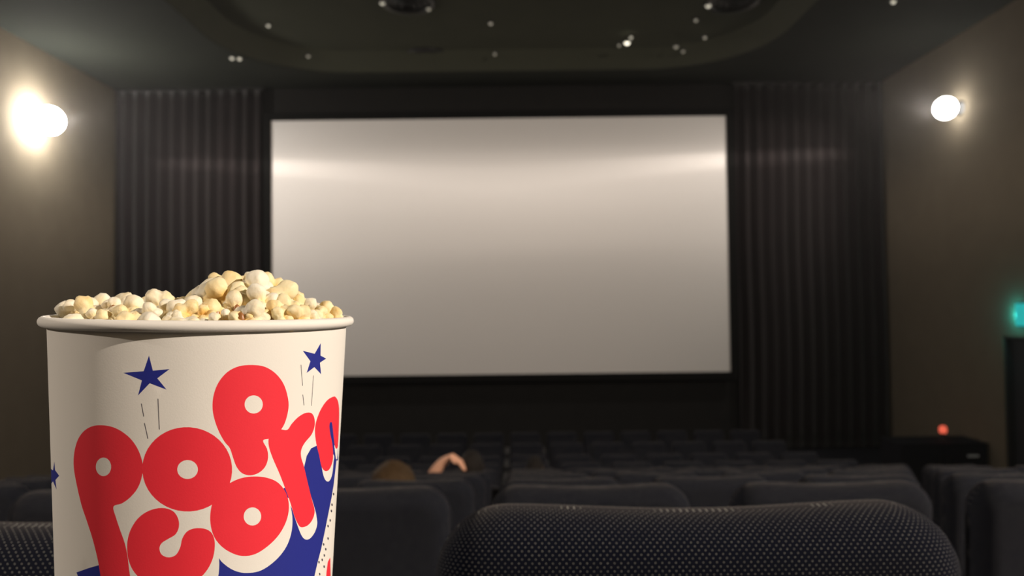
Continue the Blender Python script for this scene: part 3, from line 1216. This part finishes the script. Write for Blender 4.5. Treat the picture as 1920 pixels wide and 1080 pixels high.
popl = ['cream popped corn piece in the low left and outer part of the heap',
        'buttery popped corn piece in the tall mound at the right of the heap']
popg = ['popcorn pieces filling the bucket', 'popcorn pieces in the tall mound']
hull_spots = {4: (.0, -.006), 19: (0, 0), 29: (0, 0), 26: (0, 0), 16: (0, 0)}
for i, (p, r, g) in enumerate(placed):
    me = pop_meshes[(i * 5 + (1 if g else 0)) % 12] if i % 3 else pop_meshes[(2 * i + (1 if g else 0)) % 12]
    o = bpy.data.objects.new('popcorn_piece', me)
    COL.objects.link(o)
    o.location = B_M @ p
    s = r / .0085 * 1.42
    o.scale = (s, s * q.uniform(.9, 1.05), s * q.uniform(.9, 1.05))
    o.rotation_euler = (q.uniform(0, 6.28), q.uniform(0, 6.28), q.uniform(0, 6.28))
    if i < len(hero):
        hx, hy_ = hero[i][0], hero[i][1]
        col = 'white' if me.materials[0] is M_popw else 'buttery'
        if g:
            zone = ['left shoulder', 'left side', 'middle', 'right side', 'right shoulder'][min(4, int((hx - 365) / 46))]
            band = 'top' if hy_ < 540 else ('middle' if hy_ < 568 else 'foot')
            lb = '%s popcorn piece on the %s of the tall mound, %s' % (col, band, zone)
        else:
            zone = ['far left', 'left', 'left of centre', 'middle', 'far right'][min(4, int((hx - 140) / 52))] if hx < 420 else 'right'
            band = 'along the rim' if hy_ > 584 else 'on the heap'
            lb = '%s popcorn piece %s, %s part of the bucket' % (col, band, zone)
        tag(o, lb, 'popcorn', popg[g])
    else:
        tag(o, 'popcorn piece deep or at the back of the heap in the bucket', 'popcorn', 'popcorn pieces behind and under the heap')
    if i in hull_spots or (i < len(hero) and i % 9 == 3):
        bpy.context.view_layer.update()
        hobj = bpy.data.objects.new('hull', hull_me)
        COL.objects.link(hobj)
        wdir = (Vector((0, 0, CZ)) - o.location).normalized()
        wdir = (wdir + Vector((q.uniform(-.4, .4), 0, q.uniform(-.3, .2)))).normalized()
        hobj.parent = o
        mw = Matrix.Translation(o.location + wdir * r * .55) @ wdir.to_track_quat('-Y', 'Z').to_matrix().to_4x4()
        hobj.matrix_local = o.matrix_world.inverted() @ mw
        hobj['label'] = 'brown hull'

# tray of the viewer's own seat that carries the bucket
own = seat_roots[(0, -1)]
ox, oy, oz = own.location
tz = BBASE.z - .0012 - oz
bm = lathe([(0, -.012), (.066, -.012), (.070, -.008), (.070, .004), (.067, .004), (.066, 0), (0, 0)], 64)
bmesh.ops.translate(bm, verts=bm.verts, vec=(BBASE.x - ox, BBASE.y - oy, tz))
obj('snack_tray', bm, M_plastic, own, smooth=False)
bm = bmesh.new()
box(bm, BBASE.x - ox - .012, BBASE.x - ox + .028, .46, BBASE.y - oy - .05, tz - .030, tz - .012, bev=.004)
box(bm, SP / 2 - .032, SP / 2 - .002, .45, .49, .69, tz - .012, bev=.004)
box(bm, BBASE.x - ox - .012, SP / 2 - .002, .45, .49, tz - .030, tz - .012, bev=.004)
obj('tray_arm', bm, M_metal, own)

# ------------------------------------------------------------------ people
M_skin = mottle(mat('skin', (.62, .30, .17), .55, sss=.1), (.76, .40, .26), (.82, .45, .29), 30)
M_skin2 = mottle(mat('skin_pale', (.60, .34, .22), .55, sss=.1), (.58, .33, .21), (.64, .37, .25), 30)


def hair_mat(name, c1, c2):
    m = mat(name, c1, .6, spec=.12)
    mottle(m, c1, c2, 25, 6, .8, bscale=120)
    return m


M_hbrown = hair_mat('brown_hair', (.035, .020, .009), (.075, .045, .02))
M_hblack = hair_mat('black_hair', (.010, .008, .007), (.022, .018, .015))
M_shirt = mottle(mat('dark_shirt', (.02, .02, .025), .9), (.016, .016, .02), (.03, .03, .035), 30)
M_trou = mottle(mat('dark_trousers', (.015, .018, .03), .9), (.012, .014, .025), (.02, .024, .035), 30)


def skin_object(name, chains, m, parent, sub=2):
    """chains: list of lists of (key, pos, radius); equal keys weld"""
    bm = bmesh.new()
    skl = bm.verts.layers.skin.verify()
    idx = {}
    first = True
    for ch in chains:
        prev = None
        for key, p, r in ch:
            if key not in idx:
                v = bm.verts.new(p)
                v[skl].radius = (r, r) if isinstance(r, (int, float)) else r
                v[skl].use_root = first
                first = False
                idx[key] = v
            v = idx[key]
            if prev is not None and prev is not v:
                bm.edges.new((prev, v))
            prev = v
    me = bpy.data.meshes.new(name)
    bm.to_mesh(me)
    bm.free()
    o = bpy.data.objects.new(name, me)
    COL.objects.link(o)
    s = o.modifiers.new('s', 'SKIN')
    s.use_smooth_shade = True
    u = o.modifiers.new('u', 'SUBSURF')
    u.levels = u.render_levels = sub
    bpy.context.view_layer.update()
    dg = bpy.context.evaluated_depsgraph_get()
    me2 = bpy.data.meshes.new_from_object(o.evaluated_get(dg))
    bpy.data.objects.remove(o)
    me2.name = name
    me2.materials.clear()
    for p_ in me2.polygons:
        p_.use_smooth = True
        p_.material_index = 0
    return link_mesh(name, me2, m, parent, True)


def head_bm(hr=.078):
    """head centred at the skull centre, face towards +Y"""
    bm = bmesh.new()
    bmesh.ops.create_icosphere(bm, subdivisions=5, radius=1)
    for v in bm.verts:
        n = v.co.normalized()
        x, y, z = n.x * .075, n.y * .095, n.z * .105
        if z < 0:
            t = -z / .105
            x *= 1 - .28 * t
            y = y * (1 - .12 * t) + .012 * t
            z *= 1.12
        if n.y > 0:
            g = math.exp(-((x / .011) ** 2 + ((z + .025) / .020) ** 2))      # nose
            y += .020 * g
            y += .004 * math.exp(-((x / .03) ** 2 + ((z - .012) / .010) ** 2))   # brow
            for sx in (-1, 1):
                y -= .009 * math.exp(-(((x - sx * .030) / .014) ** 2 + ((z + .004) / .010) ** 2))
            y += .005 * math.exp(-((x / .022) ** 2 + ((z + .062) / .007) ** 2))  # lips
            y -= .004 * math.exp(-((x / .020) ** 2 + ((z + .0615) / .002) ** 2))
            y += .006 * math.exp(-((x / .02) ** 2 + ((z + .095) / .014) ** 2))   # chin
        for sx in (-1, 1):                                                        # ears
            g = math.exp(-(((y + .005) / .012) ** 2 + ((z + .015) / .026) ** 2))
            if n.x * sx > .5:
                x += sx * .013 * g
        v.co = Vector((x, y, z))
    return bm


def hair_bm(r=1.09, low=-.06, bulk=(0, 0, 0), seed=0, front=.045):
    from mathutils import noise
    bm = bmesh.new()
    bmesh.ops.create_icosphere(bm, subdivisions=5, radius=1)
    dele = []
    for v in bm.verts:
        n = v.co.normalized()
        k = r + .05 * noise.noise(n * 4 + Vector((seed, 0, 0))) + .025 * noise.noise(Vector((n.x * 22, n.y * 22, n.z * 4 + seed)))
        x, y, z = n.x * .077 * k, n.y * .097 * k, n.z * .107 * k
        x *= 1 + bulk[0] * max(0, .5 + n.z)
        if n.y < 0:
            y *= 1 + bulk[1]
        z *= 1 + bulk[2] * max(0, n.z)
        v.co = Vector((x, y, z))
        lim = low + max(0, n.y) * .11
        if v.co.z < lim:
            dele.append(v)
    bmesh.ops.delete(bm, geom=dele, context='VERTS')
    g = bmesh.ops.extrude_face_region(bm, geom=list(bm.faces))
    for v in [e for e in g['geom'] if isinstance(e, bmesh.types.BMVert)]:
        v.co *= .93
    bmesh.ops.recalc_face_normals(bm, faces=bm.faces)
    return bm


def finger_chains(side, W, palm_dir, fdir, across, key):
    """five bent fingers at the wrist W; returns skin chains for palm and fingers"""
    ch = []
    pc = W + palm_dir * .045
    ch.append([(key + 'w', W, .024), (key + 'p', pc, (.028, .020))])
    for i, (off, L) in enumerate(((-.030, .070), (-.010, .080), (.010, .075), (.029, .060))):
        base = pc + palm_dir * .040 + across * off
        c = [(key + 'p', pc, .02), (key + 'k%d' % i, base, .011)]
        d = palm_dir.copy()
        p = base
        for j in range(3):
            d = (d + fdir * .42).normalized()
            p = p + d * L * (.42, .33, .25)[j]
            c.append((key + 'f%d%d' % (i, j), p, .0095 - .001 * j))
        ch.append(c)
    tb = W + palm_dir * .03 - across * .028
    ch.append([(key + 'w', W, .02), (key + 't0', tb, .013), (key + 't1', tb + (palm_dir * .6 - across).normalized() * .032, .011),
               (key + 't2', tb + (palm_dir * .9 - across * .5).normalized() * .058, .0095)])
    return ch


def person(row, x, head, label, hairm, skinm, hair_kw, raised=False, tilt=0.0, shirt=M_shirt, hy=.22):
    """seated, slouched viewer; head = world position of the skull centre"""
    y0, z0 = row_y(row), floor_z(row)
    root = empty('person', (x, y0 + .3, z0), label=label, cat='person')
    H = Vector(head) - Vector(root.location)
    pelvis = Vector((0, .06, .60))
    chest = Vector((H.x * .7, H.y * .62 + .03, H.z - .31))
    neck = Vector((H.x * .95, H.y - .01, H.z - .13))
    mid = (pelvis + chest) / 2 + Vector((0, -.0, 0))
    chains = [[('pel', pelvis, (.15, .11)), ('mid', mid, (.13, .10)), ('ch', chest, (.15, .105)), ('nk0', chest + (neck - chest) * .55, (.075, .06)),
               ('nk', neck, .052), ('hd', H + Vector((0, -.01, -.03)), .058)]]
    for s in (-1, 1):
        hip = pelvis + Vector((s * .09, .03, -.01))
        knee = Vector((s * .13, .48, .60))
        ank = Vector((s * .12, .44, .10))
        toe = Vector((s * .13, .58, .045))
        chains.append([('pel', pelvis, .1), ('hip%d' % s, hip, .085), ('th%d' % s, (hip + knee) / 2, .075), ('kn%d' % s, knee, .056), ('ca%d' % s, (knee * .65 + ank * .35), .054),
                       ('an%d' % s, ank, .036), ('he%d' % s, ank + Vector((0, .02, -.045)), .038), ('to%d' % s, toe, .030)])
    wrists = {}
    arms = {}
    for s in (-1, 1):
        sh = chest + Vector((s * .165, .0, .09))
        if raised and s == -1:
            el, wr = raised
            el, wr = Vector(el) - Vector(root.location), Vector(wr) - Vector(root.location)
        else:
            el = sh + Vector((s * .06, .10, -.27))
            wr = Vector((s * .10, .36, .68))
        chains.append([('ch', chest, .1), ('sh%d' % s, sh, .058), ('ua%d' % s, (sh + el) / 2, .048), ('el%d' % s, el, .040),
                       ('fa%d' % s, el * .55 + wr * .45, .040), ('h%dw' % s, wr, .026)])
        arms[s] = (sh, el, wr)
        if raised and s == -1:
            pd = (Vector((H.x - .03, H.y - .10, H.z + .02)) - wr).normalized()
            fd = Vector((.2, .1, -1)).normalized()
            ac = pd.cross(fd).normalized()
        else:
            pd, fd, ac = Vector((-s * .15, .98, -.1)).normalized(), Vector((0, 0, -1)), Vector((1, 0, 0)) * s * -1
        chains += finger_chains(s, wr, pd, fd, ac, 'h%d' % s)
    body = skin_object('body', chains, skinm, root)
    # head joined to the body mesh so that skin is one surface
    hb = head_bm()
    bmesh.ops.rotate(hb, verts=hb.verts, cent=(0, 0, 0), matrix=Matrix.Rotation(tilt, 3, 'Y'))
    bmesh.ops.translate(hb, verts=hb.verts, vec=H)
    bmj = bmesh.new()
    bmj.from_mesh(body.data)
    tm = bpy.data.meshes.new('t')
    hb.to_mesh(tm)
    hb.free()
    bmj.from_mesh(tm)
    bpy.data.meshes.remove(tm)
    bmj.to_mesh(body.data)
    bmj.free()
    body.data.polygons.foreach_set('use_smooth', [True] * len(body.data.polygons))
    rm = body.modifiers.new('one_surface', 'REMESH')
    rm.mode = 'VOXEL'
    rm.voxel_size = .005
    rm.use_smooth_shade = True
    hm = hair_bm(**hair_kw)
    bmesh.ops.rotate(hm, verts=hm.verts, cent=(0, 0, 0), matrix=Matrix.Rotation(tilt, 3, 'Y'))
    bmesh.ops.translate(hm, verts=hm.verts, vec=H)
    obj('hair', hm, hairm, root, smooth=True)
    g = .008
    sc = [[('pel', pelvis, (.158, .118)), ('mid', mid, (.143, .112)), ('ch', chest, (.165, .118)),
           ('nk0', chest + (neck - chest) * .5, (.085, .072))]]
    for s in (-1, 1):
        sh, el, wr = arms[s]
        if raised:
            sc.append([('ch', chest, .1), ('sh%d' % s, sh, .068), ('e%d' % s, sh * .45 + el * .55, .060)])
        else:
            sc.append([('ch', chest, .1), ('sh%d' % s, sh, .068), ('u%d' % s, (sh + el) / 2, .058), ('e%d' % s, el, .052),
                       ('w%d' % s, wr * .9 + el * .1, .036)])
    skin_object('shirt', sc, shirt, root)
    tc = []
    for s in (-1, 1):
        hip = pelvis + Vector((s * .09, .03, -.01))
        knee = Vector((s * .13, .48, .60))
        ank = Vector((s * .12, .44, .12))
        tc.append([('pel', pelvis, (.16, .12)), ('hip%d' % s, hip, .098), ('th%d' % s, (hip + knee) / 2, .086), ('kn%d' % s, knee, .068),
                   ('ca%d' % s, (knee + ank) / 2, .062), ('an%d' % s, ank, .050)])
    skin_object('trousers', tc, M_trou, root)
    for s in (-1, 1):
        ank = Vector((s * .12, .44, .0))
        bm = bmesh.new()
        bmesh.ops.create_uvsphere(bm, u_segments=20, v_segments=12, radius=1)
        for v in bm.verts:
            c = v.co
            v.co = Vector((ank.x + c.x * .048 * (1 if c.y > -.2 else .85), ank.y + .07 + c.y * .145, max(.0, .045 + c.z * .05)))
        obj('shoe', bm, M_plastic, root, smooth=True)
    return root


h1 = on_y(736, 921, row_y(3) + .22)
person(3, h1.x, (h1.x, h1.y, h1.z), 'person with full brown hair slouched in the third row beside the bucket', M_hbrown, M_skin2,
       dict(r=1.16, low=-.10, bulk=(.10, .15, .02), seed=2), tilt=R(4))
h2 = on_y(885, 874, row_y(5) + .22)
e2 = on_y(808, 893, row_y(5) + .20)
w2_ = on_y(842, 852, row_y(5) + .13)
person(5, h2.x, (h2.x, h2.y, h2.z), 'dark-haired person in the fifth row with a bare arm raised to the head', M_hblack, M_skin,
       dict(r=1.06, low=-.05, bulk=(0, .05, 0), seed=5), raised=((e2.x, e2.y, e2.z), (w2_.x, w2_.y, w2_.z)), tilt=R(-6))
h3 = on_y(1003, 876, row_y(7) + .22)
person(7, h3.x, (h3.x, h3.y, h3.z), 'person with short black hair in the seventh row, right of centre', M_hblack, M_skin2,
       dict(r=1.05, low=-.05, seed=8))
